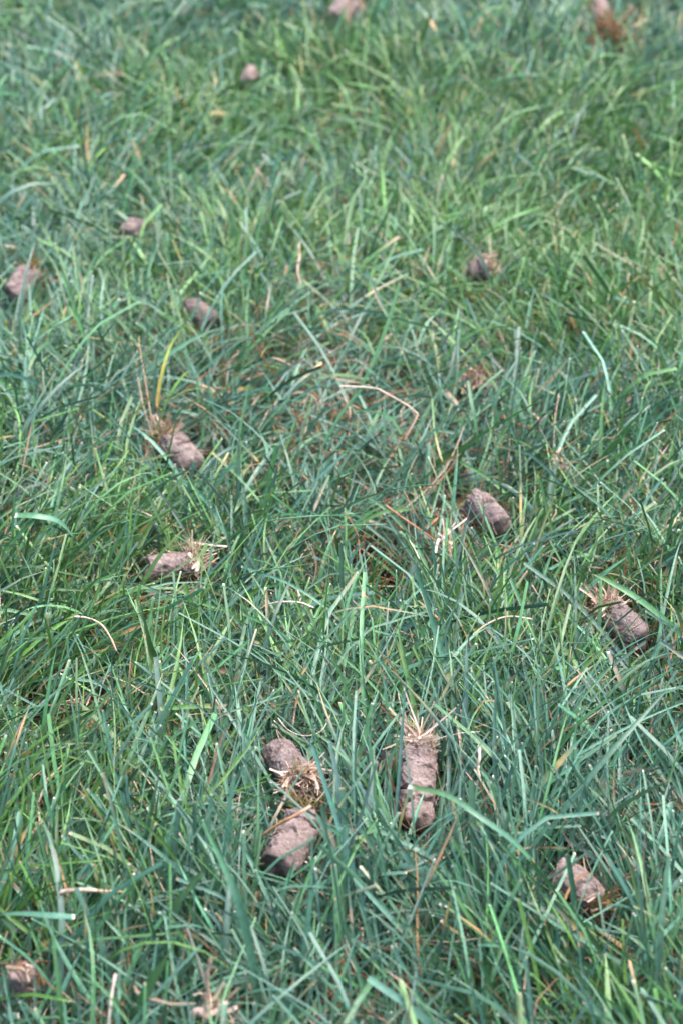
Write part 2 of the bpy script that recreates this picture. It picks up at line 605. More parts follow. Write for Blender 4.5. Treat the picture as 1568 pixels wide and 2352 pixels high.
def clear_plugs(P, keep_over=0.17):
    """which blades stay: none through a plug, few over it, few leaning on its open side"""
    ok = np.ones(len(P), bool)
    lot = rng.random(len(P))
    for q in PLUGS + THINNED:
        A, B, r = q['A'], q['B'], q['d'] / 2
        Bx = B + unit(B - A) * q['rad'] * 0.9
        C = (A + B) / 2
        near = np.abs(P[:, 0, 0] - C[0]) + np.abs(P[:, 0, 1] - C[1]) < 0.3
        idx = np.nonzero(near)[0]
        if not len(idx):
            continue
        Q = P[idx]
        # refine the sample along each blade
        Qm = np.concatenate([Q, (Q[:, 1:] + Q[:, :-1]) / 2], 1)
        d, t = seg_dist(Qm, A, B)
        bad = (d < r * 1.06).any(1)
        # pressed flat beneath, pushed aside around: clear a wedge above the plug, tilted towards the open near side
        sl = math.atan2(.5, C[1]) + .12                      # the grass in front is lower, more so far out
        lift = np.array([-C[0] * .6, -math.cos(sl), math.sin(sl)])
        over = np.zeros(len(Q), bool)
        for h in (0.25, 0.6, 1.0, 1.5, 2.0, 2.6, 3.2, 4, 4.8, 5.6, 6.4):
            d2, _ = seg_dist(Qm, A + lift * r * h, Bx + lift * r * h)
            over |= (d2 < r * (1.0 if h < 2.2 else 0.85)).any(1)
        sunk = q.get('cover', keep_over)
        bad |= over & (lot[idx] > sunk)
        ok[idx[bad]] = False
    for (hc, hr) in HOLES:
        d = np.hypot(P[..., 0] - hc[0], P[..., 1] - hc[1])
        ok &= ~(d[:, 0] < hr + 0.002)
        ok &= ~((d < hr * 0.9).any(1) & (P[..., 2].min(1) < .02) & (lot > 0.03))
        hole = np.array([hc[0], hc[1], float(ground_z(hc[0] + hr * 1.5, hc[1]))])
        for h in np.arange(0, .055, .006):               # worn open towards the near side
            c3 = hole + np.array([0, -.80, .60]) * h
            ok &= ~((np.linalg.norm(P - c3, axis=-1) < hr * 1.05).any(1) & (lot > 0.27 + .33 * (hr < .01)))
    return ok


PLUGS[7]['cover'] = 0.35
PLUGS[8]['cover'] = 0.12
PLUGS[9]['cover'] = 0.06
for k_ in (0, 1, 2, 3, 4, 5, 6):
    PLUGS[k_]['cover'] = 0.10
PLUGS[10]['cover'] = 0.10
PLUGS[11]['cover'] = 0.3
PLUGS[16]['cover'] = 0.12
PLUGS[14]['cover'] = 0.12
PLUGS[15]['cover'] = 0.06

C_BLUE = np.array([0.066, 0.157, 0.101])
C_MID = np.array([0.064, 0.168, 0.064])
C_FRESH = np.array([0.086, 0.188, 0.046])
C_YEL = np.array([0.44, 0.33, 0.12])
C_ORA = np.array([0.46, 0.24, 0.10])
C_TAN = np.array([0.50, 0.36, 0.25])
C_STRAW = np.array([0.62, 0.45, 0.34])
C_WHITE = np.array([0.80, 0.74, 0.62])
C_RED = np.array([0.26, 0.11, 0.055])
C_BROWN = np.array([0.20, 0.125, 0.075])


def lawn(N):
    n = 8
    # tillers: two to four leaves share a root
    nt_ = N // 3
    tx, ty = region(nt_)
    nt_ = len(tx)
    keep = rng.random(nt_) > sparse(tx, ty)
    tx, ty = tx[keep], ty[keep]
    nt_ = len(tx)
    k = rng.integers(2, 5, nt_)
    idx = np.repeat(np.arange(nt_), k)
    N = len(idx)
    ta = rng.normal(0, 1, nt_)
    x = tx[idx] + rng.normal(0, .0022, N)
    y = ty[idx] + rng.normal(0, .0022, N)
    faz, fk, fup = field(x, y)
    spread = np.interp(fk, [0, .3, .6, .9], [2.3, 1.45, 0.85, 0.5])
    az = faz + spread * (0.6 * ta[idx] + 0.6 * rng.normal(0, 1, N))
    swirl = 1.9 * n2(x, y, 6, 41)
    az = az + swirl * (1 - fk)
    hmod = 1 + 0.36 * n2(x, y, 10, 51) + 0.2 * n2(x, y, 26, 52)
    far = np.clip((y - .75) / .8, 0, 1)
    L = np.exp(rng.normal(math.log(.041), .46, N)) * hmod * (1 + .55 * far)
    L = np.clip(L, .013, .125)
    el0 = R(46) + fup + 9 * np.pi / 180 * n2(x, y, 13, 55) * 2 + rng.normal(0, R(18), N)
    el0 = np.clip(el0, R(8), R(92))
    lng = rng.random(N) < .10                             # long soft leaves that missed the mower and flop over
    L = np.where(lng, rng.uniform(.05, .105, N), L)
    bend = np.abs(rng.normal(R(20), R(24), N)) * np.clip(L / .045, .4, 1.9)
    h0 = np.clip(rng.random(N) ** 1.3 * 0.020, 0, .02)
    L = np.where(h0 + L * np.sin(np.maximum(el0 - bend * .5, .05)) > .062, L * .75, L)
    root = np.stack([x, y, ground_z(x, y) + h0], -1)
    curl = rng.normal(0, .22, N) * np.clip(L / .045, .7, 2.2)
    P = grow(root, az, el0, bend, L, curl, n, wob=0.05)
    # leaves never dip below the soil: they come to rest on it
    gz = ground_z(P[..., 0], P[..., 1]) + 0.004 + .006 * rng.random((N, 1))
    P[..., 2] = np.where(P[..., 2] < gz, gz + (P[..., 2] - gz) * 0.08, P[..., 2])
    ok = clear_plugs(P)
    P, L, x, y = P[ok], L[ok], x[ok], y[ok]
    N = len(P)
    roll = rng.normal(0, .55, N)[:, None] + rng.normal(0, .9, N)[:, None] * np.linspace(0, 1, n)[None]
    T, S, Nn = frames(P, roll)
    s = np.linspace(0, 1, n)[None]
    wd = np.clip(np.exp(rng.normal(math.log(.00060), .38, N)), .00026, .0014) * np.clip(L / .04, .75, 1.1) * (1 + .42 * np.clip((y - .75) / .8, 0, 1))
    fine = spot(x, y, 1150, 420, .3) * .22
    wd = wd * (1 - fine)
    cut = rng.random(N) < 0.48
    prof_p = np.interp(s[0], [0, .12, .5, .78, .92, 1], [.62, .88, 1, .70, .32, .04])[None]
    prof_c = np.interp(s[0], [0, .12, .5, .85, 1], [.62, .88, 1, .86, .66])[None]
    W = wd[:, None] * np.where(cut[:, None], prof_c, prof_p)
    # colour
    dry = dryness(x, y)
    u = rng.random(N)
    warm = spot(x, y, 1150, 430, .22) + .8 * spot(x, y, 760, 330, .16) + .5 * spot(x, y, 1400, 700, .14) + .4 * spot(x, y, 1300, 1350, .08)
    blue = np.clip(.58 + .42 * n2(x, y, 8, 61) - .38 * warm, .12, .92)
    base = np.where((u < blue)[:, None], C_BLUE, np.where((u < blue + .26)[:, None], C_MID, C_FRESH))
    base = base * np.exp(rng.normal(0, .26, (N, 1))) * (1 + rng.normal(0, .06, (N, 3)))
    C = np.broadcast_to(base[:, None], (N, n, 3)).copy()
    # sheath end paler
    bl = np.clip(1 - s / .14, 0, 1)[..., None] * .35
    C = C * (1 - bl) + np.array([.22, .26, .12]) * bl
    # senescent leaves: yellow to orange from the tip down, or in the middle
    u2 = rng.random(N)
    sen = u2 < (.05 + .26 * dry)
    start = np.where(L > .045, rng.uniform(.75, 1.05, N), rng.uniform(.5, 1.0, N))
    amt = np.clip((s - start[:, None]) / .12, 0, 1) * sen[:, None]
    tipc = np.where((rng.random(N) < .28)[:, None], C_YEL, np.where((rng.random(N) < .5)[:, None], C_ORA, C_TAN)) * rng.uniform(.75, 1.15, (N, 1))
    patch = np.clip(1 - np.abs(s - rng.uniform(.2, .8, N)[:, None]) / rng.uniform(.05, .16, N)[:, None], 0, 1) * 1.6
    patch = np.clip(patch, 0, .95) * (rng.random(N) < .05 + .14 * dry)[:, None]
    amt = np.maximum(amt, patch)[..., None]
    C = C * (1 - amt) + tipc[:, None] * amt
    # wholly dead ones
    dead = (rng.random(N) < (.015 + .20 * dry)) & (L < .04)
    dc = np.where((rng.random(N) < .6)[:, None], C_TAN, np.where((rng.random(N) < .5)[:, None], C_RED, C_STRAW)) * rng.uniform(.7, 1.1, (N, 1))
    C = np.where(dead[:, None, None], dc[:, None] * (1 + .1 * rng.normal(0, 1, (N, n, 1))), C)
    W = np.where(dead[:, None], W * .48, W)
    # mown tips dry to white or tan
    wt = cut & (rng.random(N) < .55)
    tc_ = np.where((rng.random(N) < .32)[:, None], C_WHITE, C_TAN * rng.uniform(.6, 1.1, (N, 1)))
    a = (np.clip((s - .955) / .03, 0, 1) * wt[:, None])[..., None]
    C = C * (1 - a) + tc_[:, None] * a
    # put the second last ring close to the tip so the bleached end stays short
    lastlen = np.clip(rng.uniform(.0006, .0016, N) / (L / (n - 1)), .05, 1)[:, None]
    P[:, -2] = np.where(cut[:, None], P[:, -1] + (P[:, -2] - P[:, -1]) * lastlen, P[:, -2])
    fold = rng.uniform(.15, .55, N) * np.where(rng.random(N) < .12, -1, 1)
    return strips(P, W, S, Nn, fold, np.clip(C, 0.003, 1))


def thatch(N):
    n = 6
    x, y = region(N)
    N = len(x)
    dens = .35 + .65 * dryness(x, y) + .5 * sparse(x, y)
    k = rng.random(N) < dens
    x, y = x[k], y[k]
    N = len(x)
    z = ground_z(x, y) + .002 + .027 * rng.random(N) ** 1.6
    az = rng.random(N) * 6.283
    el = rng.normal(R(9), R(22), N)
    L = np.clip(np.exp(rng.normal(math.log(.024), .5, N)), .008, .07)
    P = grow(np.stack([x, y, z], -1), az, el, rng.normal(R(12), R(30), N), L, rng.normal(0, .9, N), n, wob=.15)
    gz = ground_z(P[..., 0], P[..., 1]) + .002
    P[..., 2] = np.maximum(P[..., 2], gz)
    ok = clear_plugs(P, .02)
    P = P[ok]
    N = len(P)
    roll = rng.normal(0, 1.0, N)[:, None] + rng.normal(0, 1, N)[:, None] * np.linspace(0, 1, n)[None]
    T, S, Nn = frames(P, roll)
    W = np.clip(rng.normal(.00036, .00016, N), .00016, .0010)[:, None] * np.array([.7, 1, 1, .95, .8, .5])[None]
    u = rng.random((N, 1))
    base = np.where(u < .30, C_TAN, np.where(u < .48, C_BROWN, np.where(u < .76, C_RED * 1.25, np.where(u < .92, C_STRAW * .9, C_ORA * .8))))
    base = base * rng.uniform(.55, 1.1, (N, 1))
    C = np.broadcast_to(base[:, None], (N, n, 3)) * (1 + .12 * rng.normal(0, 1, (N, n, 1)))
    return strips(P, W, S, Nn, rng.uniform(.2, .6, N), np.clip(C, .01, 1))


V, Q, CC = lawn(315000)
g = mesh_obj("grass", V, Q, M_GRASS, CC)
g["kind"] = "stuff"
V, Q, CC = thatch(150000)
g = mesh_obj("dead_thatch", V, Q, M_DRY, CC)
g["kind"] = "stuff"


# ------------------------------------------------------------------ soil plugs
def plug_core(q, parent, origin, seed):
    A, B, r = q['A'] - origin, q['B'] - origin, q['d'] / 2
    Lg = np.linalg.norm(B - A)
    ax = unit((B - A)[None])[0]
    e1 = unit(np.cross(ax, [0.02, 0.1, 1.0])[None])[0]
    e2 = np.cross(e1, ax)
    nu, nv = 110, max(40, int(Lg / .00032))
    th = np.arange(nu) / nu * 2 * np.pi
    # rings: flat-ish ends with rounded rims, then the wall
    cap = np.array([0.0, .35, .62, .82, .93])
    tt = np.concatenate([np.zeros(5), np.linspace(0.006, .994, nv), np.ones(5)])
    rr = np.concatenate([cap, np.ones(nv), cap[::-1]])
    e = np.minimum(tt, 1 - tt) * Lg / r
    rr = rr * np.where((tt > 0) & (tt < 1), (1 - .13 * np.exp(-e / .12)), .87)
    tt2 = tt.copy()
    tt2[:5] -= (1 - cap ** 2) * .12 * r / Lg
    tt2[-5:] += (1 - cap[::-1] ** 2) * .12 * r / Lg
    TH, TT = np.meshgrid(th, tt2)
    RR = np.broadcast_to(rr[:, None], TH.shape) * r
    RR = RR * (1 + .06 * np.sin(2 * TH + seed) + .04 * np.sin(3 * TH + 2 * seed) + .09 * math.sin(seed * 2.1) * (TT - .5) + .02 * np.sin(5 * TT + seed))
    bow = .10 * r * np.sin(np.pi * np.clip(TT, 0, 1))
    def pos(RR, dt):
        return (A + ax * ((TT + dt) * Lg)[..., None] + e1 * (RR * np.cos(TH))[..., None] +
                e2 * (RR * np.sin(TH) + bow)[..., None])
    P0 = pos(RR, 0)
    off = np.array([seed * 3.1, seed * 1.7, seed * 2.3])
    nA = vnoise(P0 * 130 + off, 5)
    nB = vnoise(P0 * 420 + off, 6)
    nC = vnoise(P0 * 1100 + off, 7)
    crumb = 1.0 + 1.3 * np.clip((TT - .6) / .4, 0, 1)
    disp = .00042 * nA + (.00038 * nB + .00036 * nC) * crumb
    # transverse cracks and a few pits
    for i, c in enumerate(q['cracks']):
        line = c + .05 * np.sin(TH + seed + i * 2) + .035 * vnoise(np.stack([np.cos(TH) * 2, np.sin(TH) * 2, 0 * TH + i + seed], -1), 8)
        wdt = .00070 / Lg * (1 + .8 * vnoise(P0 * 200 + off, 9))
        disp = disp - .0030 * np.exp(-((TT - line) / np.maximum(wdt, .0002 / Lg)) ** 2) * (vnoise(P0 * 110 + off, 12 + i) > -.25)
        # the two sides of a crack sit a little apart
        disp = disp + .00015 * np.tanh((TT - line) * Lg / .0008) * np.exp(-((TT - line) * Lg / .006) ** 2)
    pit = np.clip(vnoise(P0 * 300 + off, 10) - .52, 0, 1)
    disp = disp - .0035 * pit
    endr = np.exp(-e / .35)[:, None] * vnoise(P0 * 200 + off, 11)
    RR2 = np.maximum(RR + disp * (RR / r).clip(0, 1) + endr * .0014 * (RR / r), 0)
    P = pos(RR2, endr * .0022 / Lg * np.sign(TT - .5))
    m, k = P.shape[:2]
    i = np.arange(m - 1)[:, None] * k
    j = np.arange(k)[None]
    jn = (j + 1) % k
    Qd = np.stack([i + j, i + jn, i + k + jn, i + k + j], -1).reshape(-1, 4)
    mesh_obj("soil_core", P, Qd, M_SOIL, parent=parent)
    return ax, e1, e2, Lg


def tuft_mesh(n_, centre, ax, spreadr, Lmed, palette, up=.4, wmul=1.0, fan=.8, npt=7, jit=.45, matted=False):
    """a brush of chopped straws rooted on a disc round 'centre' facing 'ax'"""
    ax = unit(np.asarray(ax, float)[None])[0]
    e1 = unit(np.cross(ax, [0.03, 0.11, 1.0])[None])[0]
    e2 = np.cross(e1, ax)
    a = rng.random(n_) * 6.283
    rr = spreadr * np.sqrt(rng.random(n_))
    radial = e1 * np.cos(a)[:, None] + e2 * np.sin(a)[:, None]
    root = centre + radial * rr[:, None] * .8 - ax * .002
    D = ax[None] + radial * (fan * rr / spreadr)[:, None] + rng.normal(0, jit, (n_, 3)) + np.array([0, 0, up])[None] * .6
    if matted:
        flat = rng.random((n_, 1)) < .94
        Dm = radial * rng.normal(-.25, .55, (n_, 1)) + np.cross(ax, radial) * rng.normal(0, .9, (n_, 1)) + ax * rng.uniform(.0, .7, (n_, 1))
        D = np.where(flat, Dm + np.array([0, 0, up * .25]), D)
        root = root + ax * (rng.uniform(0, .0035, (n_, 1)) * (1 + .6 * up)) + np.array([0, 0, .0035 * up]) * rng.random((n_, 1)) - unit(D) * Lmed * .4 * flat
    D = unit(D)
    L = np.clip(np.exp(rng.normal(math.log(Lmed), .42, n_)), Lmed * .4, Lmed * 1.45)
    bendv = rng.normal(0, 1.15, (n_, 3))
    s = np.linspace(0, 1, npt)[None, :, None]
    kink = (rng.random(n_) < .4)[:, None, None] * np.clip(s - rng.uniform(.3, .7, (n_, 1, 1)), 0, 1)
    P = root[:, None] + (D[:, None] * s + bendv[:, None] * s ** 2 * .55 + rng.normal(0, .9, (n_, 1, 3)) * kink) * L[:, None, None]
    roll = rng.normal(0, 1.2, n_)[:, None] + np.zeros((1, npt))
    T, S, Nn = frames(P, roll)
    W = np.clip(rng.normal(.00040, .00018, n_), .00016, .0013)[:, None] * wmul * 1.05 * np.linspace(1, .72, npt)[None]
    pal = np.array([c for c, _ in palette])
    pw = np.array([w_ for _, w_ in palette], float)
    ci = rng.choice(len(pal), n_, p=pw / pw.sum())
    base = pal[ci] * rng.uniform(.7, 1.12, (n_, 1))
    C = np.broadcast_to(base[:, None], (n_, npt, 3)) * (1 + .1 * rng.normal(0, 1, (n_, npt, 1)))
    return strips(P, W, S, Nn, rng.uniform(.2, .7, n_), np.clip(C, .01, 1))


C_MOSS = np.array([.20, .19, .045])
C_PALE = np.array([.78, .60, .49])
PAL = {
    'mossy': [(C_MOSS, 3), (C_ORA * .75, 2.4), (C_TAN, 1.6), (C_BROWN, 2), (C_YEL * .7, 1)],
    'dense': [(C_PALE, 6), (C_STRAW, 3), (C_TAN, 1), (C_BROWN, .2)],
    'straw': [(C_PALE, 4), (C_STRAW, 3), (C_TAN, 1.4), (C_BROWN, .4), (C_RED, .3)],
    'scrap': [(C_TAN, 2), (C_STRAW, 1), (C_BROWN, 2), (C_RED, 1)],
    'roots': [(C_TAN * .9, 3), (C_STRAW, 1.6), (C_BROWN, 2.5), (C_MOSS * 1.4, .7), (np.array([.16, .27, .06]), .5)],
    'rusty': [(C_TAN * .8, 2), (C_RED * 1.3, 2), (C_BROWN, 3)],
    'flat': [(C_TAN, 3), (C_STRAW, 2), (C_RED, 1.5), (C_BROWN, 2)],
}
TL = {'mossy': .0055, 'dense': .0040, 'straw': .0070, 'scrap': .0045, 'roots': .0075, 'flat': .0065}


def spline(pts, n):
    """Catmull-Rom through pts (m,3)"""
    p = np.asarray(pts, float)
    p = np.concatenate([[2 * p[0] - p[1]], p, [2 * p[-1] - p[-2]]])
    m = len(p) - 3
    t = np.linspace(0, m - 1e-6, n)
    i = t.astype(int)
    f = (t - i)[:, None]
    a, b, c, d = p[i], p[i + 1], p[i + 2], p[i + 3]
    return .5 * (2 * b + (c - a) * f + (2 * a - 5 * b + 4 * c - d) * f ** 2 + (3 * b - a - 3 * c + d) * f ** 3)


def leaf_strip(pts, width, cols, n=22, roll=0.0, fold=.35, tip='point', twist=0.0, base=.6):
    P = spline(pts, n)[None]
    s = np.linspace(0, 1, n)
    T, S, Nn = frames(P, np.full((1, n), roll) + twist * s[None])
    if tip == 'point':
        pr = np.interp(s, [0, .1, .45, .75, .93, 1], [base, (base + 1.1) / 2, 1, .8, .35, .05])
    else:
        pr = np.interp(s, [0, .1, .45, .85, 1], [.6, .85, 1, .95, .82])
    W = (width / 2 * pr)[None]
    cp = np.linspace(0, 1, len(cols))
    cols = np.array(cols, float)
    C = np.stack([np.interp(s, cp, cols[:, k]) for k in range(3)], -1)[None]
    if tip == 'cut':
        C[0, -1] = C_WHITE
    return strips(P, W, S, Nn, np.array([fold]), C)


def stalk(pts, rad, col, n=26, sides=6, taper=.75, rnd=.12, seed=0):
    """round straw or stem with slightly uneven thickness"""
    P = spline(pts, n)
    T = unit(np.gradient(P, axis=0))
    S = unit(np.cross(T, [0.05, .1, 1.0]))
    U = np.cross(S, T)
    s = np.linspace(0, 1, n)
    th = np.arange(sides) / sides * 2 * np.pi
    rr = rad * np.interp(s, [0, 1], [1, taper]) * (1 + rnd * np.sin(s * 17 + seed) + rnd * .6 * np.sin(s * 41 + 2 * seed))
    rr[0] *= .6
    rr[-1] *= .55
    V = P[:, None] + (S[:, None] * np.cos(th)[None, :, None] + U[:, None] * np.sin(th)[None, :, None] * .7) * rr[:, None, None]
    i = np.arange(n - 1)[:, None] * sides
    j = np.arange(sides)[None]
    jn = (j + 1) % sides
    Qd = np.stack([i + j, i + jn, i + sides + jn, i + sides + j], -1).reshape(-1, 4)
    Qd = np.concatenate([Qd, [[0, 1, 2, 3], [0, 3, 4, 5]], [[(n - 1) * sides + k for k in (3, 2, 1, 0)], [(n - 1) * sides + k for k in (5, 4, 3, 0)]]])
    col = np.array(col, float)
    if col.ndim == 1:
        col = col[None].repeat(2, 0)
    cp = np.linspace(0, 1, len(col))
    C = np.stack([np.interp(s, cp, col[:, k]) for k in range(3)], -1) * (1 + .10 * np.sin(s * 23 + seed))[:, None]
    C = np.concatenate([np.broadcast_to(C[:, None], (n, sides, 3)), np.broadcast_to((th / 6.283)[None, :, None], (n, sides, 1))], -1)
    return V.reshape(-1, 3), Qd, np.clip(C, .01, 1).reshape(-1, 4)


def merge(parts):
    vs, qs, cs, o = [], [], [], 0
    for v, q, c in parts:
        vs.append(v)
        qs.append(q + o)
        cs.append(c)
        o += len(v)
    return np.concatenate(vs), np.concatenate(qs), np.concatenate(cs)


def root_fibres(q, ax, e1, e2, Lg, origin, n_=26):
    """short root hairs and straw bits stuck in the side of the core"""
    A, r = q['A'] - origin, q['d'] / 2
    t = rng.random(n_)
    a = rng.random(n_) * 6.283
    rad = e1 * np.cos(a)[:, None] + e2 * np.sin(a)[:, None]
    tang = -e1 * np.sin(a)[:, None] + e2 * np.cos(a)[:, None]
    base = A + ax * (t * Lg)[:, None] + rad * (r * 1.0)
    L = rng.uniform(.003, .009, n_)
    d = unit(ax[None] * rng.normal(0, 1, (n_, 1)) + tang * rng.normal(0, 1, (n_, 1)) + rad * .12)
    npt = 6
    s = np.linspace(0, 1, npt)[None, :, None]
    P = base[:, None] + d[:, None] * s * L[:, None, None] + rng.normal(0, .25, (n_, 1, 3)) * s ** 2 * L[:, None, None]
    # keep to the surface
    rel = P - (A + ((P - A) @ ax)[..., None] * ax)
    dist = np.linalg.norm(rel, axis=-1, keepdims=True)
    P = P + unit(rel) * np.maximum(r * 1.05 - dist, 0)
    T, S, Nn = frames(P, np.zeros((n_, npt)))
    W = np.full((n_, npt), .00014) * rng.uniform(.6, 1.6, (n_, 1))
    base = np.where(rng.random((n_, 1)) < .6, C_TAN * .8, C_BROWN)
    C = np.broadcast_to(base[:, None], (n_, npt, 3))
    return strips(P, W, S, Nn, np.full(n_, .3), C)


for i, q in enumerate(PLUGS):
    C = (q['A'] + q['B']) / 2
    origin = np.array([C[0], C[1], float(ground_z(C[0], C[1]))])
    t = thing("soil_plug", origin, q['label'], "soil plug", PGROUP)
    ax, e1, e2, Lg = plug_core(q, t, origin, i + 1)
    end = q['B'] - origin
    kind = q['tuft']
    fan = {'dense': .45, 'flat': 1.6, 'straw': 1.2}.get(kind, .9)
    v = tuft_mesh(int(q['n'] * 1.5), end, ax if kind != 'flat' else np.array([0, -.4, 1]), q['rad'], TL[kind], PAL[kind], q['up'], fan=fan,
                  wmul=1.25 if kind == 'dense' else 1.15, jit={'dense': .35, 'straw': 1.0, 'roots': .8, 'flat': .9}.get(kind, .5), matted=kind != 'dense')
    mesh_obj("turf_tuft", *v[:2], M_DRY, v[2], t)
    if q['A'][1] < 1.1:
        v = root_fibres(q, ax, e1, e2, Lg, origin, 60 if i == 5 else 22)
        mesh_obj("root_hairs", *v[:2], M_DRY, v[2], t)
    if q.get('stub'):
        def o_(x, y, h):
            return at(x, y, h) - origin
        v = leaf_strip([o_(452, 1312, .030), o_(462, 1280, .036), o_(476, 1248, .042)], .0042,
                       [C_WHITE, (.62, .66, .40), (.25, .38, .12), (.16, .30, .10)], roll=.4, tip='cut', fold=.6)
        mesh_obj("leaf_stub", *v[:2], M_GRASS, v[2], t)
    if q.get('leaf'):
        def o_(x, y, h):
            return at(x, y, h) - origin
        v = leaf_strip([o_(62, 622, .048), o_(80, 608, .051), o_(101, 601, .052)], .0055, [(.45, .5, .16), (.62, .58, .28), (.7, .58, .25)], roll=.5, tip='cut')
        mesh_obj("leaf_scrap", *v[:2], M_GRASS, v[2], t)
    if q.get('sprout'):
        def o_(x, y, h):
            return at(x, y, h) - origin
        parts = [stalk([o_(360, 985, .040), o_(372, 955, .050), o_(380, 930, .058)], .0011, [(.45, .50, .25), (.24, .38, .08)], sides=6)]
        # yellow blade, then two green ones
        parts.append(leaf_strip([o_(376, 942, .054), o_(364, 936, .058), o_(364, 905, .066), o_(376, 845, .080), o_(395, 790, .090), o_(420, 752, .097)],
                                .0027, [(.40, .40, .10), (.55, .34, .12), (.60, .42, .10), (.42, .40, .07), (.24, .34, .06), (.2, .3, .06)], roll=0.15, tip='point', base=.2))
        parts.append(leaf_strip([o_(378, 932, .057), o_(398, 895, .066), o_(422, 862, .072), o_(438, 850, .074)],   .0021,
                                [(.15, .27, .05), (.12, .25, .035), (.1, .22, .03)], roll=.0))
        parts.append(leaf_strip([o_(382, 925, .058), o_(420, 900, .064), o_(462, 893, .064), (o_(505, 912, .056)), o_(545, 950, .042), o_(575, 990, .028)],
                                .0015, [(.14, .26, .05), (.1, .22, .035), (.08, .18, .05)], roll=.2))
        v = merge(parts)
        mesh_obj("green_shoot", *v[:2], M_GRASS, v[2], t)
        parts = []
        for (pts) in ([(350, 1000, .036), (330, 930, .046), (318, 870, .05), (312, 850, .05)], [(352, 1000, .036), (345, 940, .046), (322, 800, .058), (320, 770, .06)],
                      [(372, 985, .038), (384, 965, .044), (388, 945, .048)], [(345, 1010, .034), (338, 1040, .028), (325, 1060, .026)]):
            parts.append(stalk([o_(*p_) for p_ in pts], .00038, [C_TAN, C_TAN * [1, .75, .6]], seed=len(parts)))
        v = merge(parts)
        mesh_obj("dead_stem", *v[:2], M_DRY, v[2], t)


# crumbs of soil beside the plugs
def crumb(px, py, h, size, label, seed, stretch=(1, 1, .8)):
    c = at(px, py, h)
    nu, nv = 26, 16
    th, ph = np.meshgrid(np.arange(nu) / nu * 2 * np.pi, np.linspace(0, np.pi, nv))
    D = np.stack([np.sin(ph) * np.cos(th), np.sin(ph) * np.sin(th), np.cos(ph)], -1)
    r = size / 2 * (1 + .35 * vnoise(D * 1.7 + seed * 4.3, 3) + .16 * vnoise(D * 5 + seed, 4) + .08 * vnoise(D * 12 + seed, 5))
    P = D * r[..., None] * np.array(stretch)
    i = np.arange(nv - 1)[:, None] * nu
    j = np.arange(nu)[None]
    jn = (j + 1) % nu
    Qd = np.stack([i + j, i + nu + j, i + nu + jn, i + jn], -1).reshape(-1, 4)
    o = mesh_obj("soil_crumb", P, Qd, M_SOIL)
    o.location = [float(k) for k in c]
    tag(o, label, "soil crumb", "soil crumbs fallen off the plugs")


crumb(905, 1752, .026, .013, "broken soil lump against the left of the longest plug", 1, (.8, .7, 1.1))
crumb(1133, 1229, .016, .008, "thin flake of soil under the lower end of the smooth pale plug", 2, (1.3, .8, .5))
crumb(1004, 1283, .017, .0055, "tiny round soil crumb right of the dark hole", 3)
crumb(6, 2322, .012, .009, "brown soil lump cut off by the left edge below the end-on plug", 4)

# ------------------------------------------------------------------ straws and torn stems lying on the lawn
SG = "dry straws lying on the grass"


def straw(pts, rad, col, label, cat="straw", name="dry_straw", **kw):
    P = [at(p[0], p[1], p[2] + .016) for p in pts]
    o0 = P[0]
    v, qd, c = stalk([p - o0 for p in P], rad * .8, col, **kw)
    o = mesh_obj(name, v, qd, M_DRY, c)
    o.location = [float(k) for k in o0]
    tag(o, label, cat, SG)
    return o


straw([(780, 887, .036), (830, 889, .039), (866, 893, .040), (880, 900, .040), (930, 928, .039), (955, 947, .038), (957, 955, .037), (945, 980, .032), (928, 1008, .026)],
      .00085, [C_PALE, C_STRAW, C_STRAW * [1, .85, .75]], "long pale straw bent at two kinks, lying across the middle of the lawn", n=40)
straw([(528, 384, .032), (560, 380, .038), (580, 380, .040), (592, 392, .040), (625, 435, .037), (655, 470, .030)],
      .0011, [C_TAN, C_STRAW, C_TAN], "blurred tan straw with a sharp bend, in the upper left half", n=30)
straw([(884, 1160, .038), (925, 1190, .035), (965, 1217, .031), (1000, 1243, .026)], .0009, [C_ORA * [1, .9, 1.3], C_RED * 1.4],
      "stiff orange brown stem pointing at the small frayed straw tuft")
straw([(592, 1402, .026), (618, 1388, .031), (650, 1382, .034), (690, 1384, .034), (722, 1396, .032)], .0007, [C_STRAW, C_PALE, C_WHITE],
      "thin cream straw bowed upward, below the sideways plug")
straw([(172, 1416, .036), (205, 1420, .037), (235, 1436, .036), (255, 1465, .033), (268, 1495, .028)], .0008, [C_PALE, C_STRAW * [1, .85, .8], C_TAN],
      "pinkish dried blade hooked over the grass left of the dark green pointed blade")
straw([(1085, 1458, .030), (1120, 1432, .034), (1165, 1416, .036), (1222, 1422, .035)], .0008, [(.45, .42, .18), C_STRAW, C_PALE],
      "pale yellow straw arching to the right, left of the plug near the right edge")
straw([(638, 1648, .030), (662, 1676, .028), (700, 1690, .028), (738, 1678, .030), (760, 1640, .034)], .00038, [C_PALE, C_STRAW],
      "hair thin straw sagging in a U above the straw topped plug")
straw([(934, 1234, .034), (952, 1262, .034), (966, 1295, .032), (978, 1330, .028), (986, 1345, .026)], .00045, [C_WHITE, C_PALE],
      "thin white straw curving down right of the dark hole")
straw([(605, 1918, .026), (640, 1893, .034), (680, 1872, .040), (716, 1850, .043)], .0013, [C_TAN * [1, .75, .6], C_ORA * 1.1, C_TAN],
      "broad orange dry blade lying over the mossy end of the lower grey plug")
straw([(135, 2050, .034), (170, 2044, .037), (205, 2044, .037), (245, 2047, .036), (285, 2048, .030)], .0015, [C_STRAW, C_STRAW, C_YEL],
      "flat buff dried leaf lying level in the lower left grass", taper=.5)
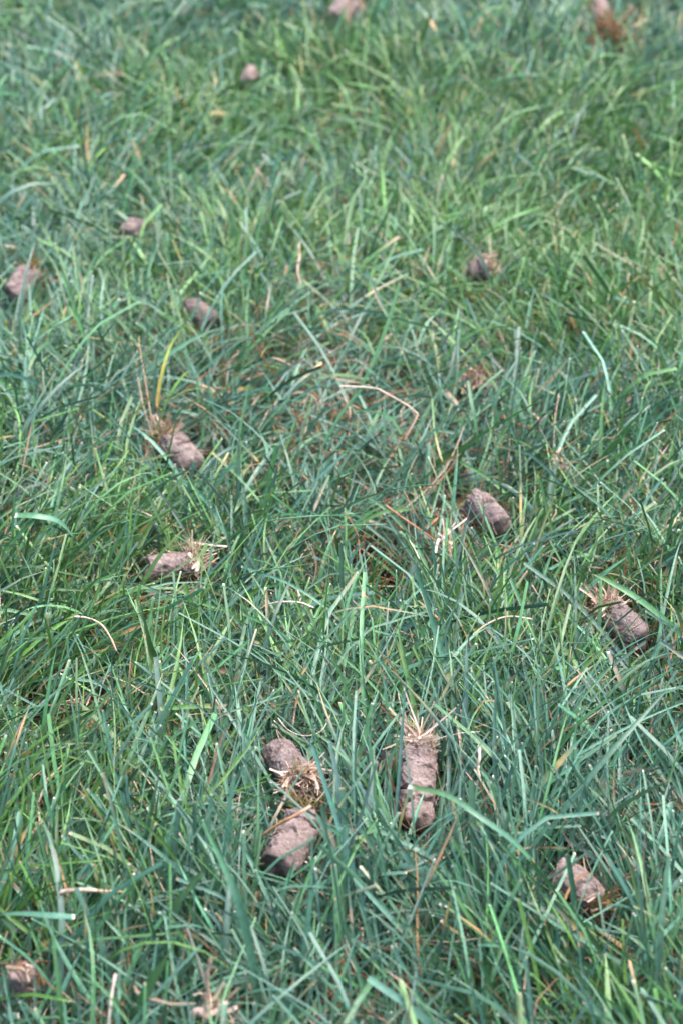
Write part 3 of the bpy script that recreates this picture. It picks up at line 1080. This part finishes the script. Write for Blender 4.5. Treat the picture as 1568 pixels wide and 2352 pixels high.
straw([(-20, 2216, .012), (50, 2212, .013), (130, 2206, .014), (215, 2192, .010)], .0008, [C_BROWN * 1.4, C_RED, C_RED * .8],
      "dark red brown stem running level behind the small end-on plug")
straw([(266, 2235, .040), (258, 2280, .036), (252, 2330, .030), (250, 2370, .024)], .0008, [C_PALE, C_WHITE],
      "straight white straw standing near the bottom left edge")
straw([(686, 550, .030), (688, 590, .032), (684, 620, .034), (690, 655, .030)], .0012, [C_TAN, C_STRAW, C_TAN * .8],
      "blurred tan dead blade standing upright above the centre of the lawn")
straw([(1098, 1712, .034), (1100, 1740, .032), (1096, 1765, .028), (1102, 1785, .026)], .0009, [C_PALE, C_TAN],
      "short cream curl of dried blade right of the longest plug")

# forked twig
P0 = at(1238, 1020, .022)
tw = merge([stalk([at(1239, 1022, .022) - P0, at(1238, 990, .032) - P0, at(1239, 965, .039) - P0], .0011, [C_TAN, C_PALE]),
            stalk([at(1239, 968, .039) - P0, at(1230, 956, .042) - P0, at(1222, 950, .043) - P0], .0009, [C_PALE, C_TAN]),
            stalk([at(1239, 968, .039) - P0, at(1250, 958, .042) - P0, at(1264, 946, .045) - P0], .0009, [C_PALE, C_STRAW])])
o = mesh_obj("forked_twig", *tw[:2], M_DRY, tw[2])
o.location = [float(k) for k in P0]
tag(o, "pale forked twig shaped like a Y standing in the right half of the grass", "twig")

for q in CLUMPS:
    P0 = at(q['p'][0], q['p'][1], q['p'][2] + .014)
    v = tuft_mesh(q['n'], np.zeros(3), np.array([.1, -.3, .5]), q['rad'], q['L'] * .62, PAL[q.get('pal', 'straw')], 0.1, wmul=1.7, fan=1.4, npt=8, matted=True)
    o = mesh_obj("straw_tuft", *v[:2], M_DRY, v[2])
    o.location = [float(k) for k in P0]
    tag(o, q['label'], "straw tuft")

# torn crown of a grass plant at the bottom edge: pale rooty base, brown stem, green stub
P0 = at(480, 2318, .028)
t = thing("torn_grass_crown", P0, "torn grass crown with pale pink base, brown stem and green stub at the bottom edge", "grass crown")
rel = lambda *p: at(*p) - P0
v = merge([stalk([rel(447, 2330, .030), rel(458, 2320, .034), rel(478, 2330, .034), rel(505, 2318, .034), rel(522, 2296, .036)], .0022, [C_PALE, (.62, .42, .32), C_PALE], rnd=.25, sides=6),
           tuft_mesh(12, rel(500, 2318, .032), np.array([.5, .1, .3]), .005, .008, PAL['dense'], .1, wmul=1.8)])
mesh_obj("crown_base", *v[:2], M_DRY, v[2], t)
v = stalk([rel(477, 2326, .036), rel(478, 2280, .044), rel(477, 2240, .052), rel(482, 2212, .057), rel(486, 2196, .060)], .0011, [C_STRAW, C_TAN, C_TAN], rnd=.15)
mesh_obj("dead_stem", *v[:2], M_DRY, v[2], t)
v = merge([leaf_strip([rel(512, 2300, .038), rel(518, 2280, .044), rel(522, 2258, .049)], .0035, [C_PALE, (.40, .50, .22), (.25, .40, .14)], roll=.9, tip='cut', n=10),
           leaf_strip([rel(516, 2300, .038), rel(524, 2284, .042), rel(530, 2262, .047)], .003, [C_PALE, (.40, .50, .25), (.28, .42, .18)], roll=.2, tip='cut', n=10)])
mesh_obj("leaf_stub", *v[:2], M_GRASS, v[2], t)

# white husk by the right-hand plug
P0 = at(1349, 1437, .032)
v = tuft_mesh(9, np.zeros(3), np.array([.2, -.4, .5]), .002, .0035, [(C_WHITE, 3), (C_PALE, 1)], .1, wmul=2.6)
o = mesh_obj("seed_husk", *v[:2], M_DRY, v[2])
o.location = [float(k) for k in P0]
tag(o, "tiny white seed husk left of the plug near the right edge", "husk")

# ------------------------------------------------------------------ long single blades that stand out from the lawn
GB = "long single blades standing out of the lawn"
LB, LM, LF = C_BLUE * 1.25, C_MID * 1.2, C_FRESH


def blade(pts, width, cols, label, **kw):
    P = [at(p[0], p[1], p[2] + .015 * min(1, 1.8 * i / (len(pts) - 1))) for i, p in enumerate(pts)]
    v, qd, c = leaf_strip([p - P[0] for p in P], width, cols, n=30, **kw)
    o = mesh_obj("grass_blade", v, qd, M_GRASS, c)
    o.location = [float(k) for k in P[0]]
    tag(o, label, "grass blade", GB)


blade([(735, 1215, .020), (770, 1178, .034), (840, 1142, .048), (920, 1120, .054), (1000, 1112, .054), (1060, 1118, .048), (1092, 1140, .036)], .0036,
      [LB, LB, LB], "long blue-green blade arching over the lawn to the smooth pale plug", roll=.5)
blade([(470, 1300, .016), (520, 1240, .034), (600, 1200, .046), (700, 1186, .048), (790, 1182, .044), (862, 1172, .038)], .0036, [LB, LB, LM],
      "long blue-green blade bowed low between the sideways plug and the long arching blade", roll=.4)
blade([(430, 1378, .018), (500, 1338, .034), (590, 1312, .042), (670, 1300, .044), (752, 1290, .040)], .0036, [LM, LM * 1.1, LF * .9],
      "long bright blade reaching right from under the sideways plug", roll=.5)
blade([(395, 1640, .014), (372, 1560, .034), (345, 1480, .050), (322, 1380, .062)], .0040, [C_FRESH * .6, C_FRESH * .55, C_FRESH * .6],
      "dark green upright blade with a rounded tip below the sideways plug", roll=1.1)
blade([(1600, 1500, .030), (1540, 1435, .038), (1460, 1372, .046), (1398, 1335, .050), (1358, 1318, .052)], .0030, [LM, LM * 1.15, LF], 
      "straight light green blade slanting over the plug near the right edge", roll=.7)
blade([(1310, 2110, .022), (1245, 2010, .044), (1184, 1938, .056), (1104, 1878, .062), (1024, 1826, .062), (936, 1806, .056)], .0022, [LM, LB * 1.1, LF],
      "long narrow blade crossing the lower part of the longest plug", roll=.5, tip='cut')
blade([(600, 2330, .020), (578, 2200, .044), (556, 2100, .058), (520, 2000, .068), (462, 1882, .070)], .0036, [LB, LB, LM * 1.1],
      "long blue-green blade leaning up left below the lower grey plug", roll=.7)
blade([(-30, 2104, .046), (40, 2098, .048), (110, 2102, .048), (172, 2106, .046)], .0044, [LB, LB, LB * 1.1],
      "wide level blade entering at the left edge near the bottom", roll=.3, tip='cut')
blade([(985, 1068, .020), (1034, 1046, .036), (1130, 982, .052), (1238, 918, .060)], .0044, [LM, LM, LM * 1.1],
      "wide green blade slanting up right toward the forked twig", roll=.8, tip='cut')
blade([(1360, 1085, .020), (1410, 1020, .040), (1475, 940, .056), (1572, 838, .066)], .0042, [LM, LM, LM],
      "wide green blade rising to the right edge above the plug there", roll=.9)
blade([(35, 1183, .052), (85, 1185, .054), (140, 1200, .050), (180, 1250, .040), (215, 1310, .026)][::-1], .0034, [LB, LB, LM * 1.15],
      "blade curving over to the left edge at mid height with a pale tip", roll=.5, tip='cut')
blade([(300, 2370, .020), (345, 2260, .044), (380, 2200, .052), (418, 2128, .060)], .0050, [LM, LM * 1.1, LM], 
      "broad green blade leaning right beside the white straw at the bottom", roll=.9)
